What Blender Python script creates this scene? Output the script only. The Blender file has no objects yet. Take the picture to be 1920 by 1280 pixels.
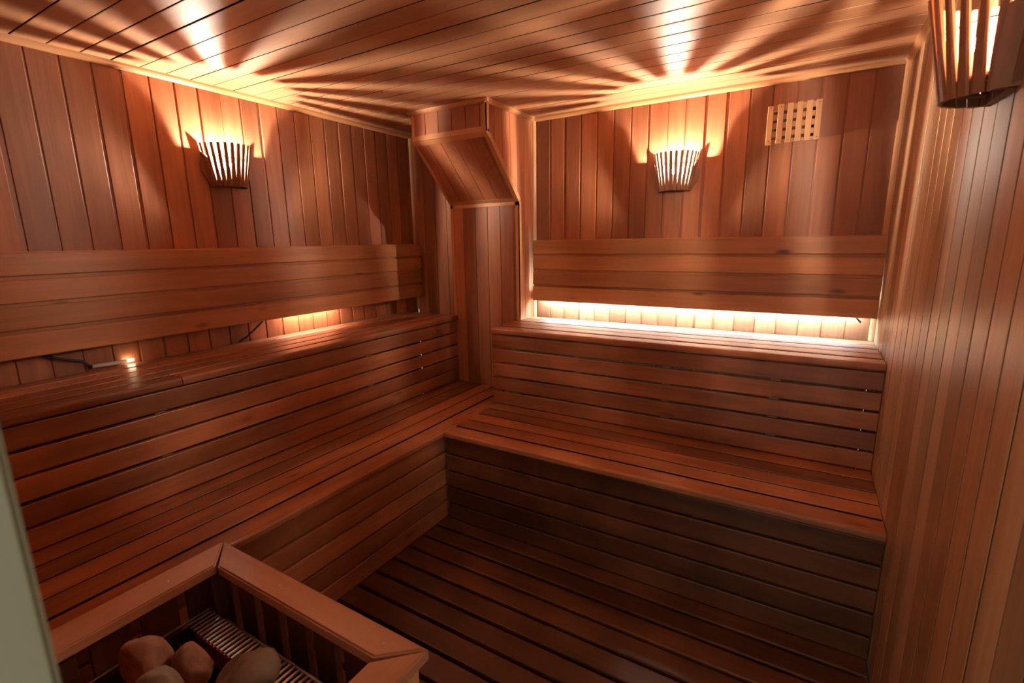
import bpy, bmesh, math, random
from mathutils import Vector, Matrix
random.seed(7)
scene = bpy.context.scene
col = scene.collection

# ------------------------------------------------------------------ camera
CAM = (2.3891, -2.7208, 1.3861)
FPX = 916.4
cd = bpy.data.cameras.new('camera'); cam = bpy.data.objects.new('camera', cd); col.objects.link(cam)
r_ = Vector((0.85852896, 0.5125316, -0.01547237)); u_ = Vector((-0.09074715, 0.18156797, 0.97918233)); f_ = Vector((-0.50467117, 0.83925231, -0.20239214))
cam.matrix_world = Matrix(((r_.x, u_.x, -f_.x, CAM[0]), (r_.y, u_.y, -f_.y, CAM[1]), (r_.z, u_.z, -f_.z, CAM[2]), (0, 0, 0, 1)))
cd.sensor_width = 36; cd.lens = FPX / 1920 * 36; cd.clip_start = 0.02
cd.dof.use_dof = True; cd.dof.focus_distance = 2.3; cd.dof.aperture_fstop = 4.5
scene.camera = cam

# ------------------------------------------------------------------ world, exposure
w = bpy.data.worlds.new('world'); scene.world = w; w.use_nodes = True
w.node_tree.nodes['Background'].inputs[0].default_value = (0.84, 0.84, 0.68, 1)
w.node_tree.nodes['Background'].inputs[1].default_value = 0.88
vs = scene.view_settings
vs.view_transform = 'Standard'; vs.look = 'None'; vs.gamma = 1; vs.use_curve_mapping = False
vs.exposure = 0.75
BULB = 17500.0       # emission strength of the sconce bulbs
TUBE = 120.0

# ------------------------------------------------------------------ dimensions
W, H = 2.678, 2.089
YN = -2.66                      # near wall, inner face
ZL, ZU = 0.4725, 0.912          # seat heights
XL, YR = 0.930, -0.9615         # fronts of the lower benches
XU, YU = 0.457, -0.4927         # fronts of the upper benches
A, B = 0.4286, 0.9224           # boxed column
YC1, YC2, Z1, Z2 = -0.5026, -0.1823, 1.934, 1.608
YJ = -0.05                      # wall left of the column

# ------------------------------------------------------------------ helpers
def sock(n, name, v):
    if name in n.inputs: n.inputs[name].default_value = v

def ramp(nt, stops):
    n = nt.nodes.new('ShaderNodeValToRGB')
    e = n.color_ramp.elements
    while len(e) < len(stops): e.new(0.5)
    for k, (p, c) in enumerate(stops):
        e[k].position = p; e[k].color = (*c, 1)
    return n

def wood(name, axis, dark, light, rough=0.38, var=0.35, knots=0.0, grime=0.0, spec=0.5):
    m = bpy.data.materials.new(name); m.use_nodes = True; nt = m.node_tree; L = nt.links
    b = nt.nodes['Principled BSDF']
    tc = nt.nodes.new('ShaderNodeTexCoord'); geo = nt.nodes.new('ShaderNodeNewGeometry')
    mp = nt.nodes.new('ShaderNodeMapping')
    s = [1, 1, 1]; 
    for k in range(3): s[k] = 2.2 if k == axis else 46
    mp.inputs['Scale'].default_value = s
    off = nt.nodes.new('ShaderNodeVectorMath'); off.operation = 'SCALE'; off.inputs[0].default_value = (13.1, 7.7, 5.3)
    L.new(geo.outputs['Random Per Island'], off.inputs['Scale'])
    add = nt.nodes.new('ShaderNodeVectorMath'); add.operation = 'ADD'
    L.new(tc.outputs['Object'], add.inputs[0]); L.new(off.outputs[0], add.inputs[1])
    L.new(add.outputs[0], mp.inputs['Vector'])
    n1 = nt.nodes.new('ShaderNodeTexNoise'); n1.inputs['Scale'].default_value = 1.0; n1.inputs['Detail'].default_value = 6; n1.inputs['Roughness'].default_value = 0.62; n1.inputs['Distortion'].default_value = 0.6
    L.new(mp.outputs[0], n1.inputs['Vector'])
    r = ramp(nt, [(0.16, dark), (0.84, light)]); L.new(n1.outputs['Fac'], r.inputs['Fac'])
    # broad colour patches along the board
    mp2 = nt.nodes.new('ShaderNodeMapping'); mp2.inputs['Scale'].default_value = [1.6 if k == axis else 7 for k in range(3)]
    L.new(add.outputs[0], mp2.inputs['Vector'])
    n2 = nt.nodes.new('ShaderNodeTexNoise'); n2.inputs['Scale'].default_value = 1.0; n2.inputs['Detail'].default_value = 3
    L.new(mp2.outputs[0], n2.inputs['Vector'])
    mr = nt.nodes.new('ShaderNodeMapRange'); mr.inputs['From Min'].default_value = 0.3; mr.inputs['From Max'].default_value = 0.7
    mr.inputs['To Min'].default_value = 1 - var * 0.55; mr.inputs['To Max'].default_value = 1 + var * 0.45
    L.new(n2.outputs['Fac'], mr.inputs['Value'])
    mi = nt.nodes.new('ShaderNodeMapRange'); mi.inputs['To Min'].default_value = 1 - var * 0.75; mi.inputs['To Max'].default_value = 1 + var * 0.55
    L.new(geo.outputs['Random Per Island'], mi.inputs['Value'])
    mu = nt.nodes.new('ShaderNodeMath'); mu.operation = 'MULTIPLY'; L.new(mr.outputs[0], mu.inputs[0]); L.new(mi.outputs[0], mu.inputs[1])
    vm = nt.nodes.new('ShaderNodeVectorMath'); vm.operation = 'SCALE'; L.new(r.outputs['Color'], vm.inputs[0]); L.new(mu.outputs[0], vm.inputs['Scale'])
    colour = vm.outputs[0]
    if knots:
        mk = nt.nodes.new('ShaderNodeMapping'); mk.inputs['Scale'].default_value = [3.0 if k == axis else 9 for k in range(3)]
        L.new(add.outputs[0], mk.inputs['Vector'])
        vo = nt.nodes.new('ShaderNodeTexVoronoi'); vo.inputs['Scale'].default_value = 1.0; L.new(mk.outputs[0], vo.inputs['Vector'])
        rk = ramp(nt, [(0.04, (0.12, 0.09, 0.07)), (0.14, (1, 1, 1))]); L.new(vo.outputs['Distance'], rk.inputs['Fac'])
        mx = nt.nodes.new('ShaderNodeMix'); mx.data_type = 'RGBA'; mx.blend_type = 'MULTIPLY'; mx.inputs['Factor'].default_value = knots
        L.new(colour, mx.inputs['A']); L.new(rk.outputs['Color'], mx.inputs['B']); colour = mx.outputs['Result']
    if grime:
        ng = nt.nodes.new('ShaderNodeTexNoise'); ng.inputs['Scale'].default_value = 5.0; ng.inputs['Detail'].default_value = 5
        L.new(tc.outputs['Object'], ng.inputs['Vector'])
        rg = ramp(nt, [(0.42, (0.45, 0.42, 0.40)), (0.62, (1, 1, 1))]); L.new(ng.outputs['Fac'], rg.inputs['Fac'])
        mx = nt.nodes.new('ShaderNodeMix'); mx.data_type = 'RGBA'; mx.blend_type = 'MULTIPLY'; mx.inputs['Factor'].default_value = grime
        L.new(colour, mx.inputs['A']); L.new(rg.outputs['Color'], mx.inputs['B']); colour = mx.outputs['Result']
    L.new(colour, b.inputs['Base Color'])
    rr = nt.nodes.new('ShaderNodeMapRange'); rr.inputs['To Min'].default_value = rough - 0.08; rr.inputs['To Max'].default_value = rough + 0.14
    L.new(n2.outputs['Fac'], rr.inputs['Value']); L.new(rr.outputs[0], b.inputs['Roughness'])
    sock(b, 'Specular IOR Level', spec)
    bp = nt.nodes.new('ShaderNodeBump'); bp.inputs['Strength'].default_value = 0.16; bp.inputs['Distance'].default_value = 0.003
    L.new(n1.outputs['Fac'], bp.inputs['Height']); L.new(bp.outputs[0], b.inputs['Normal'])
    return m

def plain(name, c, rough=0.5, metal=0.0, noise=0.0, scale=20, bump=0.0):
    m = bpy.data.materials.new(name); m.use_nodes = True; nt = m.node_tree; L = nt.links
    b = nt.nodes['Principled BSDF']; sock(b, 'Roughness', rough); sock(b, 'Metallic', metal); b.inputs['Base Color'].default_value = (*c, 1)
    if noise:
        tc = nt.nodes.new('ShaderNodeTexCoord'); n = nt.nodes.new('ShaderNodeTexNoise'); n.inputs['Scale'].default_value = scale; n.inputs['Detail'].default_value = 6
        L.new(tc.outputs['Object'], n.inputs['Vector'])
        r = ramp(nt, [(0.3, tuple(x * (1 - noise) for x in c)), (0.7, tuple(min(1, x * (1 + noise)) for x in c))])
        L.new(n.outputs['Fac'], r.inputs['Fac']); L.new(r.outputs['Color'], b.inputs['Base Color'])
        if bump:
            bp = nt.nodes.new('ShaderNodeBump'); bp.inputs['Strength'].default_value = bump; bp.inputs['Distance'].default_value = 0.01
            L.new(n.outputs['Fac'], bp.inputs['Height']); L.new(bp.outputs[0], b.inputs['Normal'])
    return m

def emit(name, c, s):
    m = bpy.data.materials.new(name); m.use_nodes = True; nt = m.node_tree
    b = nt.nodes['Principled BSDF']; b.inputs['Base Color'].default_value = (*c, 1)
    b.inputs['Emission Color'].default_value = (*c, 1); b.inputs['Emission Strength'].default_value = s
    return m

D1, L1 = (0.33, 0.105, 0.044), (0.50, 0.19, 0.086)      # reddish cedar cladding
M = {}
for ax, nm in enumerate('xyz'):
    M['wall' + nm] = wood('cedar_wall_' + nm, ax, D1, L1, rough=0.45, var=0.42, spec=0.42)
    M['low' + nm] = wood('dark_bench_' + nm, ax, (0.110, 0.036, 0.015), (0.200, 0.072, 0.030), rough=0.42, var=0.5, grime=0.6, knots=0.5)  # darker tone than the other bench wood, for the low right front
    M['bench' + nm] = wood('cedar_bench_' + nm, ax, (0.27, 0.090, 0.038), (0.46, 0.178, 0.080), rough=0.34, var=0.62, grime=0.35, knots=0.5)
    M['trim' + nm] = wood('pine_trim_' + nm, ax, (0.50, 0.205, 0.080), (0.64, 0.31, 0.130), rough=0.42, var=0.22)
    M['back' + nm] = wood('cedar_backrest_' + nm, ax, (0.34, 0.125, 0.048), (0.52, 0.215, 0.086), rough=0.42, var=0.30, knots=0.85)
    M['floor' + nm] = wood('dark_floor_wood_' + nm, ax, (0.090, 0.032, 0.015), (0.175, 0.064, 0.031), rough=0.36, var=0.40, grime=0.55)
    M['rail' + nm] = wood('rail_wood_' + nm, ax, (0.42, 0.18, 0.095), (0.57, 0.28, 0.16), rough=0.30, var=0.2, grime=0.2, knots=0.6)
M['ceil'] = wood('cedar_ceiling', 0, (0.50, 0.215, 0.098), (0.64, 0.31, 0.152), rough=0.50, spec=0.38, var=0.22, grime=0.12)
M['right'] = wood('cedar_right_wall', 2, (0.37, 0.175, 0.082), (0.56, 0.30, 0.150), rough=0.36, var=0.45)
M['slope'] = wood('cedar_slope', 1, D1, L1, rough=0.4, var=0.3)
M['backing'] = plain('dark_backing_board', (0.018, 0.007, 0.004), 0.9)  # also on plank sides, painting shade into the wall and ceiling joints
M['wallback'] = plain('groove_tongue_wood', (0.34, 0.115, 0.050), 0.45)
M['void'] = plain('dark_void', (0.012, 0.008, 0.006), 0.9)
M['joint'] = plain('dark_joint_shade', (0.03, 0.011, 0.006), 0.85)  # sides of the seat gaps, with the shade put into the colour
M['stud'] = plain('pale_stud_wood', (0.55, 0.42, 0.27), 0.6, noise=0.2)
M['lampwood'] = wood('sconce_wood', 2, (0.22, 0.085, 0.040), (0.36, 0.15, 0.072), rough=0.45, var=0.15)
M['ventwood'] = wood('vent_wood', 2, (0.52, 0.24, 0.095), (0.66, 0.34, 0.15), rough=0.5, var=0.12)
M['black'] = plain('black_rubber', (0.012, 0.012, 0.013), 0.5)
M['steel'] = plain('brushed_steel', (0.42, 0.37, 0.33), 0.32, 0.9, noise=0.15, scale=60)
M['darksteel'] = plain('dark_steel', (0.035, 0.028, 0.026), 0.5, 0.7)
M['screw'] = plain('screw_metal', (0.55, 0.5, 0.42), 0.35, 1.0)
M['ceramic'] = plain('white_socket', (0.7, 0.68, 0.62), 0.4)
M['jamb'] = plain('pale_green_paint', (0.30, 0.305, 0.225), 0.55, noise=0.06, scale=4)
M['stone1'] = plain('reddish_stone', (0.30, 0.13, 0.075), 0.85, noise=0.4, scale=22, bump=0.7)
M['stone2'] = plain('greyish_stone', (0.22, 0.15, 0.10), 0.85, noise=0.35, scale=18, bump=0.6)
M['bulb'] = emit('lit_bulb', (1.0, 0.88, 0.72), BULB)
M['tube'] = emit('lit_cool_tube', (0.40, 0.76, 1.0), TUBE)
M['warmtube'] = emit('lit_warm_tube', (1.0, 0.92, 0.78), TUBE * 0.7)
M['hot'] = emit('glowing_element', (0.9, 0.06, 0.01), 0.12)

def link(name, bm, mats, parent=None, smooth=False):
    me = bpy.data.meshes.new(name); bm.normal_update(); bm.to_mesh(me); bm.free()
    for m in (mats if isinstance(mats, (list, tuple)) else [mats]): me.materials.append(m)
    if smooth:
        for p in me.polygons: p.use_smooth = True
    o = bpy.data.objects.new(name, me); col.objects.link(o)
    if parent: o.parent = parent
    return o

def thing(name, label, cat, loc=(0, 0, 0), rz=0, group=None):
    o = bpy.data.objects.new(name, None); col.objects.link(o); o.empty_display_size = 0.05
    o.location = loc; o.rotation_euler = (0, 0, rz); o['label'] = label; o['category'] = cat
    if group: o['group'] = group
    return o

def tag(o, label, cat, group=None):
    o['label'] = label; o['category'] = cat
    if group: o['group'] = group
    return o

def struct(o):
    o['kind'] = 'structure'; return o

def box(bm, lo, hi, mi=0, mat=None):
    v = [bm.verts.new((x, y, z)) for x in (lo[0], hi[0]) for y in (lo[1], hi[1]) for z in (lo[2], hi[2])]
    fs = [(0, 1, 3, 2), (4, 6, 7, 5), (0, 4, 5, 1), (2, 3, 7, 6), (0, 2, 6, 4), (1, 5, 7, 3)]
    for f in fs:
        q = bm.faces.new([v[k] for k in f]); q.material_index = mi
    if mat is not None:
        for x in v: x.co = mat @ x.co
    return v

def board(bm, lo, hi, axis, r=0.003, mi=0, mat=None, seg=2, face=None, mi_side=0):
    """a plank along `axis` with rounded long edges"""
    a, b = [k for k in range(3) if k != axis]
    r = min(r, (hi[a] - lo[a]) * 0.45, (hi[b] - lo[b]) * 0.45)
    prof = []
    for (ca, cb, t0) in ((hi[a] - r, hi[b] - r, 0), (lo[a] + r, hi[b] - r, 90), (lo[a] + r, lo[b] + r, 180), (hi[a] - r, lo[b] + r, 270)):
        for k in range(seg + 1):
            t = math.radians(t0 + 90 * k / seg); prof.append((ca + r * math.cos(t), cb + r * math.sin(t)))
    rings = []
    for e in (lo[axis], hi[axis]):
        ring = []
        for (pa, pb) in prof:
            p = [0, 0, 0]; p[axis] = e; p[a] = pa; p[b] = pb
            p = Vector(p)
            if mat is not None: p = mat @ p
            ring.append(bm.verts.new(p))
        rings.append(ring)
    n = len(prof)
    for k in range(n):
        q = bm.faces.new([rings[0][k], rings[0][(k + 1) % n], rings[1][(k + 1) % n], rings[1][k]]); q.material_index = mi
        if face is not None:               # edges inside the joints painted dark, in place of their shade
            ax_, v_ = face
            if abs((q.calc_center_median()[ax_]) - v_) > 0.0035: q.material_index = mi_side
    for ring in rings:
        q = bm.faces.new(ring); q.material_index = mi

def fix(bm):
    bmesh.ops.recalc_face_normals(bm, faces=bm.faces); return bm

def tube(bm, pts, r, n=8, mi=0, caps=True):
    pts = [Vector(p) for p in pts]; rings = []
    up = Vector((0, 0, 1))
    for k, p in enumerate(pts):
        d = (pts[min(k + 1, len(pts) - 1)] - pts[max(k - 1, 0)]).normalized()
        s = d.cross(up)
        if s.length < 0.05: s = d.cross(Vector((1, 0, 0)))
        s.normalize(); t = s.cross(d)
        rr = r[k] if isinstance(r, (list, tuple)) else r
        rings.append([bm.verts.new(p + (s * math.cos(a) + t * math.sin(a)) * rr) for a in [2 * math.pi * j / n for j in range(n)]])
    for a, b in zip(rings, rings[1:]):
        for j in range(n):
            q = bm.faces.new([a[j], a[(j + 1) % n], b[(j + 1) % n], b[j]]); q.material_index = mi
    if caps:
        for ring in (rings[0], rings[-1]):
            q = bm.faces.new(ring); q.material_index = mi

def ball(bm, c, r, u=12, v=8, sc=(1, 1, 1)):
    bmesh.ops.create_uvsphere(bm, u_segments=u, v_segments=v, radius=r, matrix=Matrix.Translation(c) @ Matrix.Diagonal((*sc, 1)))

def prism(bm, pts, d0, d1, axis, mi=0):
    """outline pts (in the two other axes) between d0 and d1 on `axis`"""
    a, b = [k for k in range(3) if k != axis]
    rs = []
    for d in (d0, d1):
        ring = []
        for (pa, pb) in pts:
            p = [0, 0, 0]; p[axis] = d; p[a] = pa; p[b] = pb; ring.append(bm.verts.new(p))
        rs.append(ring)
    n = len(pts)
    for k in range(n):
        q = bm.faces.new([rs[0][k], rs[0][(k + 1) % n], rs[1][(k + 1) % n], rs[1][k]]); q.material_index = mi
    for ring in rs:
        q = bm.faces.new(ring); q.material_index = mi

# ------------------------------------------------------------------ room shell
# cladding: boards stand proud of a solid backing; slot 0 board wood, slot 1 backing
def clad(name, mats, along, normal_axis, face, sgn, s0, s1, z0, z1, pitch=0.0955, groove=(0.004, 0.013), depth=0.008, back=0.09, phase=0.0, bevel=0.0025, shade_sides=False):
    """upright planks filling s0..s1 on axis `along`; `face` is the visible plane; room is on side sgn"""
    bm = bmesh.new()
    lo, hi = [0, 0, z0], [0, 0, z1]
    lo[along], hi[along] = s0, s1
    b0, b1 = face - sgn * depth, face - sgn * (depth + back)
    lo[normal_axis], hi[normal_axis] = min(b0, b1), max(b0, b1)
    box(bm, lo, hi, 1)
    s = s0 - phase
    while s < s1 - 0.004:
        g = random.uniform(*groove)
        if random.random() < 0.3: g = groove[0]
        e0, e1 = max(s, s0), min(s + pitch - g, s1)
        s += pitch
        if e1 - e0 < 0.006: continue
        lo, hi = [0, 0, z0], [0, 0, z1]
        lo[along], hi[along] = e0, e1
        jit = random.uniform(-0.0008, 0.0)
        f0, f1 = face + sgn * jit, face - sgn * (depth + 0.004)
        lo[normal_axis], hi[normal_axis] = min(f0, f1), max(f0, f1)
        board(bm, lo, hi, 2, bevel, 0, face=(normal_axis, f0) if shade_sides else None, mi_side=1)
    return struct(link(name, fix(bm), mats))

WB = [M['wallz'], M['wallback']]
clad('wall_left', WB, 1, 0, 0.0, 1, YN, YJ + 0.0, 0, H, phase=0.0955 - ((-2.083 - YN) % 0.0955), depth=0.006, groove=(0.005, 0.015))
clad('wall_back', WB, 0, 1, 0.0, -1, B - 0.05, W, 0, H, phase=0.0955 - ((1.328 - B + 0.05) % 0.0955), depth=0.006, groove=(0.005, 0.015))
clad('wall_corner', WB, 0, 1, YJ, -1, 0.0, A + 0.05, 0, H, depth=0.006, groove=(0.003, 0.005))
clad('wall_right', [M['right'], M['backing']], 1, 0, W, -1, YN, 0.0, 0, H, phase=0.03, groove=(0.005, 0.008), depth=0.012, bevel=0.0012, shade_sides=True)
# near wall beside and above the doorway the camera stands in
bm = bmesh.new()
box(bm, (-0.1, YN - 0.10, 0), (2.02, YN, H)); box(bm, (2.02, YN - 0.10, 1.98), (W + 0.1, YN, H))
struct(link('wall_near', fix(bm), M['wallz']))
bm = bmesh.new()
box(bm, (2.02, YN - 0.20, 0), (2.055, YN + 0.005, 1.98))
box(bm, (2.055, YN - 0.20, 1.945), (W + 0.06, YN + 0.005, 1.98))
box(bm, (W - 0.0, YN - 0.20, 0), (W + 0.06, YN, 1.945))
bmesh.ops.bevel(bm, geom=bm.edges[:], offset=0.004, segments=2, affect='EDGES')
struct(link('door_1', fix(bm), M['jamb']))

# ceiling boards along x
bm = bmesh.new()
box(bm, (-0.1, YN - 0.1, H + 0.015), (W + 0.1, 0.1, H + 0.1), 1)
y = 0.0 - 0.0955 * 30
y0 = -2.022 % 0.0955
y = -0.0955 * 29 + (0.0955 - (2.022 % 0.0955))
while y < 0.0:
    g = random.choice((0.004, 0.005, 0.007))
    a0, a1 = max(y, YN), min(y + 0.0955 - g, 0.0)
    if a1 - a0 > 0.01: board(bm, (0.0, a0, H - random.uniform(0, 0.0006)), (W, a1, H + 0.015), 0, 0.0014, 0, face=(2, H), mi_side=1)
    y += 0.0955
struct(link('ceiling', fix(bm), [M['ceil'], M['backing']]))

# floor slab and the loose-laid slatted floor
bm = bmesh.new(); box(bm, (-0.1, YN - 1.2, -0.14), (W + 0.1, 0.1, -0.06)); struct(link('floor', fix(bm), M['void']))
bm = bmesh.new()
y = YR + 0.03
while y > YN + 0.02:
    board(bm, (XL - 0.03, y - 0.086, -0.028), (W - 0.004, y, 0.0), 0, 0.005, 0); y -= 0.101
dk = thing('duckboard', 'dark red wooden slatted duckboard covering the floor between benches and heater', 'duckboard', (1.8, -1.8, 0))
o = link('slats', fix(bm), M['floorx'], dk); o.location = (-1.8, 1.8, 0)
bm = bmesh.new()
for x in (1.0, 1.55, 2.1, 2.6):
    bm = bmesh.new(); board(bm, (x, YN + 0.02, -0.06), (x + 0.045, YR, -0.028), 1, 0.002)
    o = link('batten', fix(bm), M['floory'], dk); o.location = (-1.8, 1.8, 0)

# ------------------------------------------------------------------ boxed column with sloping hood
def fclad(bm, y, x0, x1, z0, z1, pitch=0.0905, d=0.006):
    s = x0
    while s < x1 - 0.004:
        e = min(s + pitch - 0.003, x1); board(bm, (s, y, z0), (e, y + d + 0.004, z1), 2, 0.0015, 0); s += pitch
bm = bmesh.new()                         # body (backing)
body = [(0.08, 0), (0.08, H + 0.005), (YC1 + 0.008, H + 0.005), (YC1 + 0.008, Z1 + 0.004), (YC2 + 0.008, Z2 + 0.003), (YC2 + 0.008, 0)]
prism(bm, body, A + 0.004, B - 0.008, 0, 1)
fclad(bm, YC1, A + 0.004, B - 0.003, Z1, H)
fclad(bm, YC2, A + 0.004, B - 0.003, 0.4, Z2)
# side boards, room side (face x = B), cut to the slope
s = YC1
while s < -0.004:
    e = min(s + 0.078 - 0.003, 0.0)
    def zb(y): return Z1 + (y - YC1) / (YC2 - YC1) * (Z2 - Z1)
    pts = [(s, H), (e, H)]
    if e <= YC2: pts += [(e, zb(e)), (s, zb(s))]
    elif s >= YC2: pts += [(e, 0.4), (s, 0.4)]
    else: pts += [(e, 0.4), (YC2, 0.4), (YC2, Z2), (s, zb(s))]
    prism(bm, pts, B - 0.010, B, 0, 0); s += 0.078
struct(link('wall_column', fix(bm), WB))
# sloped underside boards
bm = bmesh.new()
sl = Vector((0, YC2 - YC1, Z2 - Z1)); sd = sl.normalized(); nrm = Vector((0, sd.z, -sd.y))
x = A
while x < B - 0.01:
    x1 = min(x + 0.0905 - 0.003, B - 0.003)
    vs8 = []
    for xx in (x, x1):
        for t in (0.0, 1.0):
            for d in (0.0, -0.012):
                p = Vector((xx, YC1, Z1)) + sl * t + nrm * d
                vs8.append(bm.verts.new(p))
    for f in [(0, 1, 3, 2), (4, 6, 7, 5), (0, 4, 5, 1), (2, 3, 7, 6), (0, 2, 6, 4), (1, 5, 7, 3)]: bm.faces.new([vs8[k] for k in f])
    x += 0.0905
struct(link('wall_slope', fix(bm), M['slope']))

# ------------------------------------------------------------------ trims
def strip(bm, p0, p1, wid, thk, out, side):
    """flat strip from p0 to p1, `side` = direction of its width, `out` = direction of its thickness"""
    p0, p1, out, side = map(Vector, (p0, p1, out, side))
    c = []
    for p in (p0, p1):
        for a in (0, wid):
            for b in (0, thk): c.append(bm.verts.new(p + side * a + out * b))
    for f in [(0, 1, 3, 2), (4, 6, 7, 5), (0, 4, 5, 1), (2, 3, 7, 6), (0, 2, 6, 4), (1, 5, 7, 3)]: bm.faces.new([c[k] for k in f])
def cove(bm, p0, p1, d1, d2, r=0.022, n=4):
    """quarter-round in the angle between two faces whose inward directions are d1 and d2"""
    p0, p1, d1, d2 = map(Vector, (p0, p1, d1, d2))
    rings = []
    for p in (p0, p1):
        ring = [bm.verts.new(p)] + [bm.verts.new(p + d1 * r * math.cos(t) + d2 * r * math.sin(t)) for t in [math.pi / 2 * k / n for k in range(n + 1)]]
        rings.append(ring)
    m = n + 2
    for k in range(m): bm.faces.new([rings[0][k], rings[0][(k + 1) % m], rings[1][(k + 1) % m], rings[1][k]])
    for ring in rings: bm.faces.new(ring)
tn = [0]
def trim(bm, ax):
    tn[0] += 1
    return struct(link('trim_%d' % tn[0], fix(bm), M['trim' + ax]))
bm = bmesh.new(); cove(bm, (0, YN, H), (0, YJ, H), (1, 0, 0), (0, 0, -1)); trim(bm, 'y')
bm = bmesh.new(); cove(bm, (B, 0, H), (W, 0, H), (0, -1, 0), (0, 0, -1)); trim(bm, 'x')
bm = bmesh.new(); cove(bm, (W, 0, H), (W, YN, H), (-1, 0, 0), (0, 0, -1)); trim(bm, 'y')
bm = bmesh.new(); cove(bm, (B, YC1 - 0.02, H), (B, 0, H), (1, 0, 0), (0, 0, -1)); trim(bm, 'y')
bm = bmesh.new(); cove(bm, (A - 0.02, YC1, H), (B + 0.02, YC1, H), (0, -1, 0), (0, 0, -1)); trim(bm, 'x')
bm = bmesh.new(); cove(bm, (W, 0, ZU), (W, 0, H), (-1, 0, 0), (0, -1, 0), 0.02); trim(bm, 'z')
bm = bmesh.new(); cove(bm, (B, 0, ZU), (B, 0, H), (1, 0, 0), (0, -1, 0), 0.02); trim(bm, 'z')
bm = bmesh.new(); cove(bm, (0, YJ, ZU), (0, YJ, H), (1, 0, 0), (0, -1, 0), 0.016); trim(bm, 'z')
T, TW = 0.005, 0.030
# front of the hood
bm = bmesh.new()
strip(bm, (A, YC1, Z1), (A, YC1, H - 0.02), 0.020, T, (0, -1, 0), (1, 0, 0))
strip(bm, (B + T, YC1, Z1), (B + T, YC1, H - 0.02), 0.028, T, (0, -1, 0), (-1, 0, 0))
strip(bm, (B, YC1 - T, Z1), (B, YC1 - T, H - 0.02), 0.026, T, (1, 0, 0), (0, 1, 0)); trim(bm, 'z')
bm = bmesh.new()
strip(bm, (A + 0.02, YC1, Z1), (B - 0.023, YC1, Z1), 0.026, T, (0, -1, 0), (0, 0, 1))
strip(bm, (A, YC1 - T, Z1), (B + T, YC1 - T, Z1), 0.028, T, nrm, tuple(sd)); 
q0 = Vector((0, YC2, Z2)) - sd * 0.024
strip(bm, (A, q0.y, q0.z), (B - 0.02, q0.y, q0.z), 0.020, T, nrm, tuple(sd))
strip(bm, (A + 0.0, YC2, Z2 - 0.022), (B, YC2, Z2 - 0.022), 0.020, T, (0, -1, 0), (0, 0, 1)); trim(bm, 'x')
bm = bmesh.new()                         # along the two sloping edges
e0 = Vector((0, YC1, Z1)); e1 = Vector((0, YC2, Z2))
strip(bm, (A, e0.y, e0.z), (A, e1.y, e1.z), 0.020, T + 0.001, nrm, (1, 0, 0))
strip(bm, (B + T, e0.y, e0.z), (B + T, e1.y, e1.z), 0.026, T + 0.001, nrm, (-1, 0, 0))
strip(bm, (B, e0.y, e0.z), (B, e1.y, e1.z), 0.022, T, (1, 0, 0), tuple(-nrm)); trim(bm, 'y')
bm = bmesh.new()                         # lower column corners
strip(bm, (A, YC2, ZU), (A, YC2, Z2), 0.020, T, (0, -1, 0), (1, 0, 0))
strip(bm, (B + T, YC2, ZU), (B + T, YC2, Z2), 0.026, T, (0, -1, 0), (-1, 0, 0))
strip(bm, (B, YC2 - T, ZU), (B, YC2 - T, Z2), 0.026, T, (1, 0, 0), (0, 1, 0)); trim(bm, 'z')

# ------------------------------------------------------------------ benches
def seat_boards(bm, axis, s0, s1, t0, t1, ztop, n, front_is_hi, gap=0.010, thick=0.030, split=None):
    """n boards side by side from t0 (wall) to t1 (front) on the other axis"""
    oth = 1 - axis; wd = (t1 - t0) / n
    for k in range(n):
        a, b = t0 + k * wd, t0 + (k + 1) * wd
        lo_t, hi_t = min(a, b) + gap / 2, max(a, b) - gap / 2
        last = (k == n - 1)
        if last:
            if front_is_hi: hi_t = max(a, b)
            else: lo_t = min(a, b)
        segs = [(s0, s1)]
        if split: segs = [(s0, split - 0.0015 + 0.0), (split + 0.0015, s1)]
        for (u0, u1) in segs:
            lo, hi = [0, 0, ztop - thick], [0, 0, ztop - random.uniform(0, 0.001)]
            lo[axis], hi[axis] = u0, u1; lo[oth], hi[oth] = lo_t, hi_t
            if last: board(bm, lo, hi, axis, 0.009, 0, seg=4)
            else: board(bm, lo, hi, axis, 0.003, 0, seg=2, face=(2, ztop), mi_side=1)
def riser(bm, axis, s0, s1, face, sgn, z0, z1, n=5, gap=0.011, thick=0.02):
    oth = 1 - axis; ph = (z1 - z0) / n
    for k in range(n):
        lo, hi = [0, 0, z0 + k * ph + gap * random.uniform(0.25, 0.5)], [0, 0, z0 + (k + 1) * ph - gap * random.uniform(0.35, 0.6)]
        lo[axis], hi[axis] = s0, s1
        f = face + sgn * random.uniform(-0.002, 0.0)
        lo[oth], hi[oth] = min(f, f - sgn * thick), max(f, f - sgn * thick)
        board(bm, lo, hi, axis, 0.004, 0)
def studs(bm, axis, pos, face, sgn, z0, z1):
    oth = 1 - axis
    for p in pos:
        lo, hi = [0, 0, z0], [0, 0, z1]
        lo[axis], hi[axis] = p, p + 0.035
        lo[oth], hi[oth] = min(face, face - sgn * 0.04), max(face, face - sgn * 0.04)
        box(bm, lo, hi)

def rel(root, o):
    o.location = -Vector(root.location); return o

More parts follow.
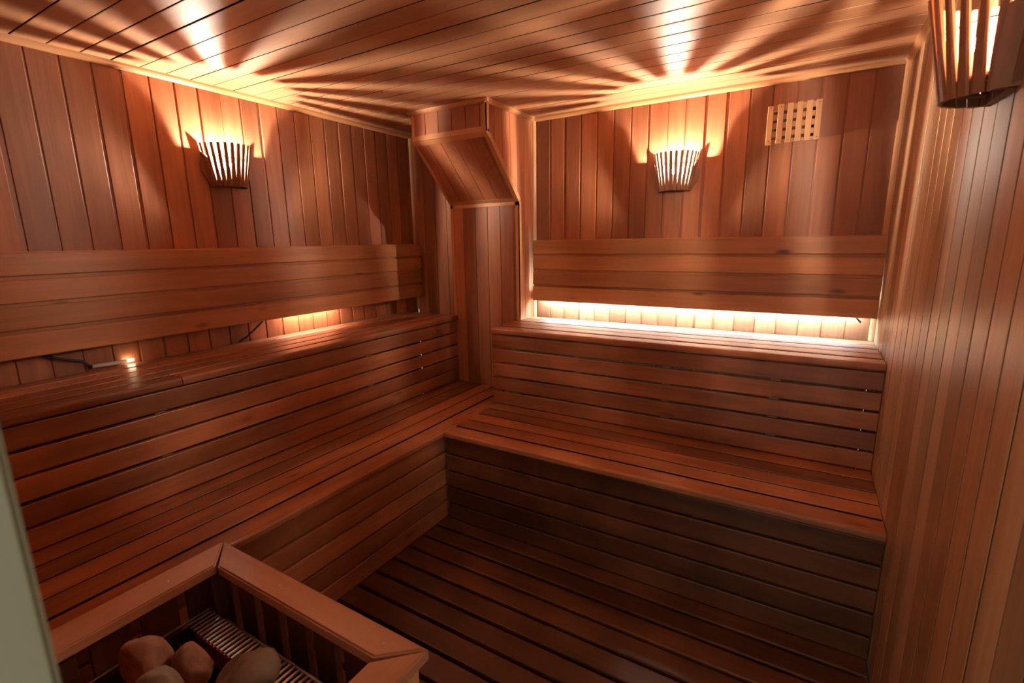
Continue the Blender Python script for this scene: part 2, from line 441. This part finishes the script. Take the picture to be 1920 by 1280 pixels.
def bench(name, label, loc, axis, face, sgn, s0, s1, t0, z_top, z_bot, n, stud_pos, split=None, kick=None):
    root = thing(name, label, 'bench', loc)
    ax = 'xy'[axis]
    bm = bmesh.new(); seat_boards(bm, axis, s0, s1, t0, face, z_top, n, sgn > 0, split=split); rel(root, link('seat', fix(bm), [M['bench' + ax], M['joint']], root, False))
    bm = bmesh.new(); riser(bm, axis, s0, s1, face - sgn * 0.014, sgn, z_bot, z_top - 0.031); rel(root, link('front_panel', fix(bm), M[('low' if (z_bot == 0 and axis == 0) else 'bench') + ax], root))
    for p in stud_pos:
        bm = bmesh.new(); studs(bm, axis, (p,), face - sgn * 0.037, sgn, z_bot, z_top - 0.031); rel(root, link('stud', fix(bm), M['stud'], root))
    return root
ub_l = bench('upper_bench', 'high reddish cedar bench along the left wall, its seat boards jointed near the left end', (0.23, -1.35, ZL), 1, XU, 1, YN + 0.02, YC2 - 0.002, 0.012, ZU, ZL, 5, (-2.45, -1.95, -1.45, -0.95, -0.45), split=-1.86)
ub_r = bench('upper_bench', 'high cedar bench along the back wall with cool white light over its rear boards', (1.8, -0.25, ZL), 0, YU, -1, B - 0.012, W - 0.002, -0.012, ZU, ZL, 5, (1.02, 1.4, 1.85, 2.3))
lb_l = bench('lower_bench', 'low cedar bench on the left, running from the corner column towards the stone heater', (0.7, -1.35, 0), 1, XL, 1, YN + 0.02, YC2 - 0.004, XU - 0.03, ZL, 0, 5, (-2.4, -1.9, -1.4, -1.0))
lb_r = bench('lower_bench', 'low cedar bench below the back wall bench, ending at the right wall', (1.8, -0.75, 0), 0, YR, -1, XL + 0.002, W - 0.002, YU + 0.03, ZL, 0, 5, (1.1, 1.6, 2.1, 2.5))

# ------------------------------------------------------------------ backrests
def backrest(label, loc, axis, s0, s1, face, sgn, z0, z1, wall):
    root = thing('bench_backrest', label, 'backrest', loc)
    bm = bmesh.new(); oth = 1 - axis; ph = (z1 - z0) / 4
    for k in range(4):
        lo, hi = [0, 0, z0 + k * ph + (0.006 if k else 0)], [0, 0, z0 + (k + 1) * ph - 0.007]
        lo[axis], hi[axis] = s0, s1
        lo[oth], hi[oth] = min(face, face - sgn * 0.020), max(face, face - sgn * 0.020)
        board(bm, lo, hi, axis, 0.004, 0)
    # thin tongue strips closing the joints
    for k in range(1, 4):
        lo, hi = [0, 0, z0 + k * ph - 0.012], [0, 0, z0 + k * ph + 0.014]
        lo[axis], hi[axis] = s0, s1
        f = face - sgn * 0.010
        lo[oth], hi[oth] = min(f, f - sgn * 0.010), max(f, f - sgn * 0.010)
        box(bm, lo, hi)
    rel(root, link('slats', fix(bm), M['back' + 'xy'[axis]], root))
    b = face - sgn * 0.0205
    lo, hi = [0, 0, z1 - 0.026], [0, 0, z1 - 0.004]
    lo[axis], hi[axis] = s0 + 0.01, s1 - 0.01
    lo[oth], hi[oth] = min(b, wall), max(b, wall)
    bm = bmesh.new(); box(bm, lo, hi); rel(root, link('light_stop_batten', fix(bm), M['back' + 'xy'[axis]], root))  # batten added to keep tube light from leaking up the wall
    for p in ([s0 + 0.12, (s0 + s1) / 2, s1 - 0.12]):
        bm = bmesh.new()
        lo, hi = [0, 0, z0 + 0.10], [0, 0, z1 - 0.027]
        lo[axis], hi[axis] = p, p + 0.04
        lo[oth], hi[oth] = min(b, wall), max(b, wall)
        box(bm, lo, hi)
        rel(root, link('mounting_batten', fix(bm), M['stud'], root))
    return root
backrest('long cedar backrest of four boards mounted on the left wall', (0.07, -1.35, 1.0), 1, YN + 0.02, YJ - 0.035, 0.075, 1, 1.010, 1.378, 0.0)
backrest('cedar backrest of four boards mounted on the back wall under the vent', (1.8, -0.08, 1.0), 0, B + 0.034, W - 0.004, -0.075, -1, 1.022, 1.390, 0.0)

# ------------------------------------------------------------------ hidden tube lights and cables
bm = bmesh.new(); tube(bm, [(0.98, -0.030, 1.050), (2.62, -0.030, 1.050)], 0.012, 10)
tt = thing('tube_light', 'cool white tube light glowing behind the backrest on the back wall', 'light', (1.8, -0.03, 1.05))
rel(tt, link('tube', fix(bm), M['tube'], tt, True))
for x in (0.955, 2.62):
    bm = bmesh.new(); box(bm, (x, -0.048, 1.034), (x + 0.03, -0.0, 1.068))
    rel(tt, link('end_holder', fix(bm), M['ceramic'], tt))
tl = thing('tube_light', 'short tube light glowing behind the left wall backrest near its middle', 'light', (0.03, -0.95, 1.07))
bm = bmesh.new(); tube(bm, [(0.026, -1.14, 1.06), (0.026, -0.80, 1.06)], 0.010, 10); rel(tl, link('tube', fix(bm), M['warmtube'], tl, True))
for y in (-1.165, -0.80):
    bm = bmesh.new(); box(bm, (0.0, y, 1.045), (0.042, y + 0.025, 1.078))
    rel(tl, link('end_holder', fix(bm), M['ceramic'], tl))
ts = thing('light_strip', 'small loose light strip lying on the left upper bench against the wall', 'light', (0.03, -1.9, ZU))
bm = bmesh.new(); tube(bm, [(0.022, -1.975, ZU + 0.016), (0.019, -1.86, ZU + 0.012)], 0.008, 8); rel(ts, link('casing', fix(bm), M['ceramic'], ts, True))
bm = bmesh.new(); tube(bm, [(0.019, -1.858, ZU + 0.013), (0.018, -1.835, ZU + 0.013)], 0.0055, 8); rel(ts, link('lit_end', fix(bm), emit('lit_strip_end', (1.0, 0.72, 0.42), 20), ts, True))
bm = bmesh.new(); tube(bm, [(0.03, -2.15, 1.03), (0.022, -2.10, 0.995), (0.020, -2.05, 0.972), (0.020, -2.0, 0.955), (0.021, -1.985, 0.935), (0.022, -1.975, 0.928)], 0.005, 8)
tag(link('cable', fix(bm), M['black'], None, True), 'black cable sagging from under the left backrest to the light strip', 'cable')
bm = bmesh.new(); tube(bm, [(0.026, -1.225, 1.03), (0.018, -1.262, 0.995), (0.016, -1.30, 0.965), (0.016, -1.345, 0.935), (0.016, -1.385, 0.918)], 0.0045, 8)
tag(link('cable', fix(bm), M['black'], None, True), 'black cable hanging down to the left upper bench beside the warm glow', 'cable')
bm = bmesh.new(); tube(bm, [(2.585, -0.025, 1.045), (2.60, -0.022, 1.02), (2.622, -0.018, 0.995)], 0.004, 8)
tag(link('cable', fix(bm), M['black'], None, True), 'short dark cable end below the back wall backrest near the right wall', 'cable')

# ------------------------------------------------------------------ wall sconces (local: wall plane y=0, room at -y)
def sconce(label, loc, rz, sc=1.0):
    root = thing('wall_sconce', label, 'lamp', loc, rz, 'slatted wooden wall sconces')
    root.scale = (sc, sc, sc)
    hgt = 0.185; rt, rb = 0.108, 0.072; dt, db = 0.120, 0.084
    # backplate: hexagonal board
    bm = bmesh.new()
    prism(bm, [(-0.078, 0.0), (0.078, 0.0), (0.116, 0.062), (0.116, 0.100), (0.095, 0.135), (-0.095, 0.135), (-0.116, 0.100), (-0.116, 0.062)], -0.012, -0.0, 1)
    link('backplate', fix(bm), M['lampwood'], root)
    # slats
    n = 13
    def P(t, k, off=0.0):
        a = math.pi * k
        rx, dy = rb + (rt - rb) * t, db + (dt - db) * t
        return Vector((-(rx + off) * math.cos(a), -0.006 - (dy + off) * math.sin(a), hgt * t))
    for i in range(n):
        k = 0.015 + 0.97 * i / (n - 1)
        bm = bmesh.new()
        rows = []
        for t in (0.0, 0.22, 0.22, 1.0):
            c = P(t, k); tg = (P(t, min(1, k + 0.01)) - P(t, max(0, k - 0.01))).normalized(); nr = Vector((tg.y, -tg.x, 0)); 
            if nr.y > 0 and abs(nr.x) < 0.99: nr = -nr
            if nr.dot(Vector((c.x, c.y, 0))) < 0: nr = -nr
            hw = 0.0093 if t < 0.5 else 0.0062
            prof = [(-hw, -0.004), (hw, -0.004), (hw, 0.001), (hw * 0.55, 0.0042), (-hw * 0.55, 0.0042), (-hw, 0.001)]
            rows.append([bm.verts.new(c + tg * a + nr * b) for a, b in prof])
        rows = [rows[0], rows[1], rows[3]]
        for r0, r1 in zip(rows, rows[1:]):
            for j in range(6): bm.faces.new([r0[j], r0[(j + 1) % 6], r1[(j + 1) % 6], r1[j]])
        bm.faces.new(rows[0]); bm.faces.new(rows[-1])
        bmesh.ops.delete(bm, geom=[v for v in bm.verts if not v.link_faces], context='VERTS')
        link('slat', fix(bm), M['lampwood'], root)
    for e in (0.0, 0.845):               # wide boards closing the two sides
        bm = bmesh.new(); rs = []
        for t, kk in ((0.0, 0.10), (0.30, 0.105), (0.66, 0.085), (0.78, 0.02), (0.80, 0.0)):
            ring = []
            for k in ((0.0, kk) if e == 0.0 else (1.0, 1.0 - kk)):
                for off in (0.005, 0.009): ring.append(bm.verts.new(P(t, k, off)))
            for v in ring[:2]: v.co.y = -0.0005
            rs.append(ring)
        for r0, r1 in zip(rs, rs[1:]):
            for a, b in ((0, 1), (1, 3), (3, 2), (2, 0)): bm.faces.new([r0[a], r0[b], r1[b], r1[a]])
        for rg in (rs[0], rs[-1]): bm.faces.new([rg[0], rg[1], rg[3], rg[2]])
        link('side_board', fix(bm), M['lampwood'], root)
    # wire hoop behind the slats at mid height, bottom ring
    bm = bmesh.new(); tube(bm, [P(0.62, k / 24, -0.006) for k in range(25)], 0.0017, 6); link('wire_hoop', fix(bm), M['darksteel'], root, True)
    bm = bmesh.new(); tube(bm, [P(0.10, k / 24, -0.008) for k in range(25)], 0.004, 6); link('bottom_ring', fix(bm), M['lampwood'], root, True)
    bm = bmesh.new(); prism(bm, [(p.x, p.y) for p in [P(0.16, k / 16, -0.004) for k in range(17)]], 0.026, 0.032, 2); link('base_plate', fix(bm), M['lampwood'], root)
    # socket and bulb
    bm = bmesh.new(); tube(bm, [(0, -0.012, 0.045), (0, -0.040, 0.045), (0, -0.052, 0.052), (0, -0.056, 0.066), (0, -0.056, 0.082)], [0.012, 0.012, 0.013, 0.013, 0.013], 12)
    link('socket', fix(bm), M['ceramic'], root, True)
    bm = bmesh.new(); ball(bm, (0, -0.056, 0.101), 0.0045, 12, 8, (1, 1, 1.6)); tube(bm, [(0, -0.056, 0.080), (0, -0.056, 0.095)], 0.0025, 8); link('bulb', fix(bm), M['bulb'], root, True)
    return root
sconce('lit slatted wooden sconce on the left wall', (0.0, -1.335, 1.650), math.pi / 2 * 1)
sconce('lit slatted wooden sconce on the back wall, left of the square vent', (1.760, 0.0, 1.622), 0)
sconce('slatted wooden sconce close by on the right wall, cut off by the frame', (W, -1.395, 1.636), -math.pi / 2, 1.03)

# ------------------------------------------------------------------ vent
vt = thing('vent_grille', 'pale square slatted wooden vent on the back wall right of the sconce', 'vent', (2.273, 0.0, 1.892))
xs = [(-0.099, -0.074), (-0.060, -0.033), (-0.017, 0.010), (0.025, 0.052), (0.066, 0.093)]
xs = [(-0.100, -0.075), (-0.061, -0.036), (-0.023, 0.002), (0.015, 0.040), (0.053, 0.078)]
xs = [(-0.101, -0.077), (-0.064, -0.038), (-0.024, 0.002), (0.016, 0.041), (0.055, 0.079)]
edges = [-0.101, -0.063, -0.025, 0.013, 0.050, 0.086]
for k, e in enumerate(edges):
    bm = bmesh.new(); x0 = e if k else -0.105
    dz = -0.004 if k == 0 else 0.0; board(bm, (x0, -0.024, -0.084 + dz), (x0 + 0.024, -0.012, 0.084 + dz), 2, 0.0015)
    link('slat', fix(bm), M['ventwood'], vt)
    if k in (0, 1, 5):
        bm = bmesh.new()
        bm.free()
        for z in (-0.072, 0.072):
            bm = bmesh.new(); ball(bm, (x0 + 0.012, -0.0245, z), 0.0022, 8, 6, (1, 0.4, 1)); link('screw', bm, M['darksteel'], vt)
bm = bmesh.new(); box(bm, (-0.098, -0.0035, -0.078), (0.058, -0.001, 0.078)); link('shutter', fix(bm), plain('vent_shutter_wood', (0.13, 0.042, 0.018), 0.6), vt)
for k, (z, zz) in enumerate(((0.057, 0.082), (0.020, 0.043), (-0.017, 0.007), (-0.053, -0.030), (-0.082, -0.066))):
    bm = bmesh.new(); board(bm, (-0.098, -0.012, z), (0.104, -0.0036, zz), 0, 0.001); link('cross_rail', fix(bm), M['ventwood'], vt)
bm = bmesh.new(); box(bm, (0.060, -0.0028, -0.078), (0.106, -0.0008, 0.078)); link('opening', fix(bm), M['void'], vt)  # near-black sheet painted as the shade inside the vent hole

# ------------------------------------------------------------------ heater guard
ZR = 0.600; XA, XB, YG = 1.094, 1.815, -2.106
gx0, gx1 = XA + 0.086, XB - 0.080; gy = YG - 0.068
gd = thing('heater_guard', 'dark red wooden guard rail with uprights around the stone heater', 'guard rail', ((XA + XB) / 2, -2.35, 0))
def grel(o): o.location = -Vector(gd.location); return o
def mitre(bm, pts, z0, z1):
    prism(bm, pts, z0, z1, 2)
    bmesh.ops.bevel(bm, geom=[e for e in bm.edges if abs(e.verts[0].co.z - e.verts[1].co.z) < 1e-6 and e.verts[0].co.z > z1 - 1e-4], offset=0.004, segments=2, affect='EDGES')
zt = ZR; zb_ = ZR - 0.024
bm = bmesh.new(); mitre(bm, [(XA, YN + 0.005), (gx0, YN + 0.005), (gx0, gy), (XA, YG)], zb_, zt); grel(link('top_rail', fix(bm), M['raily'], gd))
bm = bmesh.new(); mitre(bm, [(XA + 0.003, YG), (gx0 + 0.011, gy), (gx1, gy), (XB, YG)], zb_, zt); grel(link('top_rail', fix(bm), M['railx'], gd))
bm = bmesh.new(); mitre(bm, [(XB, YG - 0.002), (gx1 + 0.0, gy - 0.012), (gx1, YN + 0.005), (XB, YN + 0.005)], zb_, zt); grel(link('top_rail', fix(bm), M['raily'], gd))
def upright(lo, hi, m='railz'):
    bm = bmesh.new(); board(bm, lo, hi, 2, 0.002); grel(link('upright', fix(bm), M[m], gd))
M['raildark'] = wood('guard_upright_wood', 2, (0.09, 0.03, 0.013), (0.17, 0.06, 0.028), rough=0.5, var=0.3)
x = XA + 0.02
while x < XB - 0.05:
    upright((x, YG - 0.040, 0.06), (x + 0.069, YG - 0.022, zb_), 'raildark'); x += 0.0985
y = YG - 0.045
while y > YN + 0.08:
    upright((XA + 0.022, y - 0.075, 0.06), (XA + 0.040, y, zb_), 'raildark')
    upright((XB - 0.060, y - 0.075, 0.06), (XB - 0.042, y, zb_), 'raildark'); y -= 0.0985
for (px, py, mm) in ((XA + 0.041, YG - 0.076, 'raildark'), (XB - 0.037, YG - 0.058, 'ventwood'), (XB - 0.075, YN + 0.03, 'raildark')):
    bm = bmesh.new(); board(bm, (px, py, 0.0), (px + 0.032, py + 0.035, zb_), 2, 0.003)
    grel(link('corner_post', fix(bm), M[mm], gd))
for z in (0.08, 0.20):
    bm = bmesh.new(); board(bm, (XA + 0.02, YG - 0.021, z), (XB - 0.02, YG - 0.004, z + 0.05), 0, 0.002)
    grel(link('lower_rail', fix(bm), M['railx'], gd))
for (x, y) in ((XB - 0.085, YG - 0.035), (XB - 0.045, YG - 0.13), (XA + 0.05, YG - 0.16), (XA + 0.3, YG - 0.035)):
    bm = bmesh.new(); ball(bm, (x, y, zt + 0.0003), 0.003, 8, 5, (1, 1, 0.25))
    grel(link('screw', bm, M['screw'], gd))

# ------------------------------------------------------------------ heater
HX0, HX1, HY0, HY1, HZ = 1.188, 1.660, -2.600, -2.206, 0.500
ht = thing('sauna_heater', 'dark steel sauna heater with a wire grid top inside the wooden guard', 'heater', ((HX0 + HX1) / 2, (HY0 + HY1) / 2, 0))
def hrel(o): o.location = -Vector(ht.location); return o
bm = bmesh.new()
box(bm, (HX0 + 0.01, HY0 + 0.01, 0.12), (HX1 - 0.01, HY1 - 0.01, 0.400))
for x in (HX0 + 0.02, HX1 - 0.05):
    for y in (HY0 + 0.02, HY1 - 0.05): box(bm, (x, y, 0.0), (x + 0.03, y + 0.03, 0.12))
hrel(link('body', fix(bm), M['darksteel'], ht))
bm = bmesh.new()                       # thin walls above the element pan
for lo, hi in (((HX0 + 0.01, HY1 - 0.012, 0.40), (HX1 - 0.01, HY1 - 0.010, HZ - 0.006)), ((HX0 + 0.01, HY0 + 0.01, 0.40), (HX0 + 0.012, HY1 - 0.012, HZ - 0.006)), ((HX1 - 0.012, HY0 + 0.01, 0.40), (HX1 - 0.01, HY1 - 0.012, HZ - 0.006))): box(bm, lo, hi)
hrel(link('side_wall', fix(bm), M['darksteel'], ht))
bm = bmesh.new(); r = 0.0032
tube(bm, [(HX0, HY0, HZ), (HX0, HY1, HZ)], r, 8); tube(bm, [(HX0, HY1, HZ), (HX1, HY1, HZ)], r, 8); tube(bm, [(HX1, HY1, HZ), (HX1, HY0, HZ)], r, 8)
hrel(link('grid_rim', fix(bm), M['steel'], ht, True))
bm = bmesh.new(); x = HX0 + 0.008
while x < HX1 - 0.004:                # flat bars of the rear band, bent down into the stone basket
    board(bm, (x, HY1 - 0.058, HZ - 0.003), (x + 0.0075, HY1, HZ + 0.002), 1, 0.0018)
    x += 0.0142
hrel(link('grid_bar', fix(bm), M['steel'], ht))
bm = bmesh.new(); x = HX0 + 0.055
while x < HX1 - 0.004:
    board(bm, (x, HY1 - 0.061, HZ - 0.055), (x + 0.0070, HY1 - 0.056, HZ + 0.000), 2, 0.0018)
    x += 0.0142
hrel(link('basket_wire', fix(bm), plain('reddened_steel', (0.20, 0.05, 0.03), 0.4, 0.8), ht))
bm = bmesh.new(); y = HY1 - 0.085
for k in range(3): board(bm, (HX0 + 0.01, y, HZ - 0.034), (HX0 + 0.085, y + 0.006, HZ - 0.028), 0, 0.002); y -= 0.016
hrel(link('side_bar', fix(bm), M['steel'], ht)); bm = bmesh.new()
y = HY1 - 0.30
for k in range(5): board(bm, (HX0 + 0.005, y, HZ - 0.004), (HX0 + 0.075, y + 0.0075, HZ + 0.001), 0, 0.002); y -= 0.0142
hrel(link('side_bar', fix(bm), M['steel'], ht))
bm = bmesh.new(); box(bm, (HX0 + 0.012, HY1 - 0.062, HZ - 0.02), (HX0 + 0.050, HY1 - 0.002, HZ - 0.012)); hrel(link('tray', fix(bm), M['darksteel'], ht))
bm = bmesh.new()
for k in range(6):
    y = HY1 - 0.09 - k * 0.05; tube(bm, [(HX0 + 0.05, y, 0.428), (HX1 - 0.05, y, 0.428)], 0.005, 8)
hrel(link('heating_element', fix(bm), M['hot'], ht, True))

def stone(label, c, s, rot, seed, m):
    rnd = random.Random(seed); bm = bmesh.new(); bmesh.ops.create_icosphere(bm, subdivisions=4, radius=1)
    cuts = [(Vector((rnd.gauss(0, 1), rnd.gauss(0, 1), rnd.gauss(0, 1))).normalized(), rnd.uniform(0.62, 0.88)) for _ in range(9)]
    from mathutils import noise
    for v in bm.verts:
        p = v.co.copy()
        for n, d in cuts:
            q = p.dot(n)
            if q > d: p -= n * (q - d) * 0.82
        p += v.co * 0.07 * noise.noise(v.co * 1.8 + Vector((seed, 0, 0))) + v.co * 0.02 * noise.noise(v.co * 6 + Vector((seed, 3, 0)))
        v.co = Vector((p.x * s[0], p.y * s[1], p.z * s[2]))
    o = link('heater_stone', bm, M[m], None, True); o.location = c; o.rotation_euler = rot
    return tag(o, label, 'stone', 'stones on the heater')
stone('tall rounded reddish stone, leftmost on the heater', (1.266, -2.372, 0.515), (0.052, 0.045, 0.080), (0.1, -0.1, 0.3), 3, 'stone1')
stone('reddish wedge-shaped stone in the middle of the heater, farthest back', (1.340, -2.318, 0.508), (0.047, 0.036, 0.062), (0.2, 0.45, 0.3), 8, 'stone1')
stone('greyish flat rounded stone at the frame edge, between the tall stone and the grid', (1.385, -2.402, 0.540), (0.050, 0.042, 0.045), (0, 0.1, 0.8), 12, 'stone2')
stone('brownish grey pointed stone lying over the grid at the right', (1.500, -2.290, 0.545), (0.066, 0.048, 0.044), (0.1, -0.3, 0.6), 21, 'stone2')
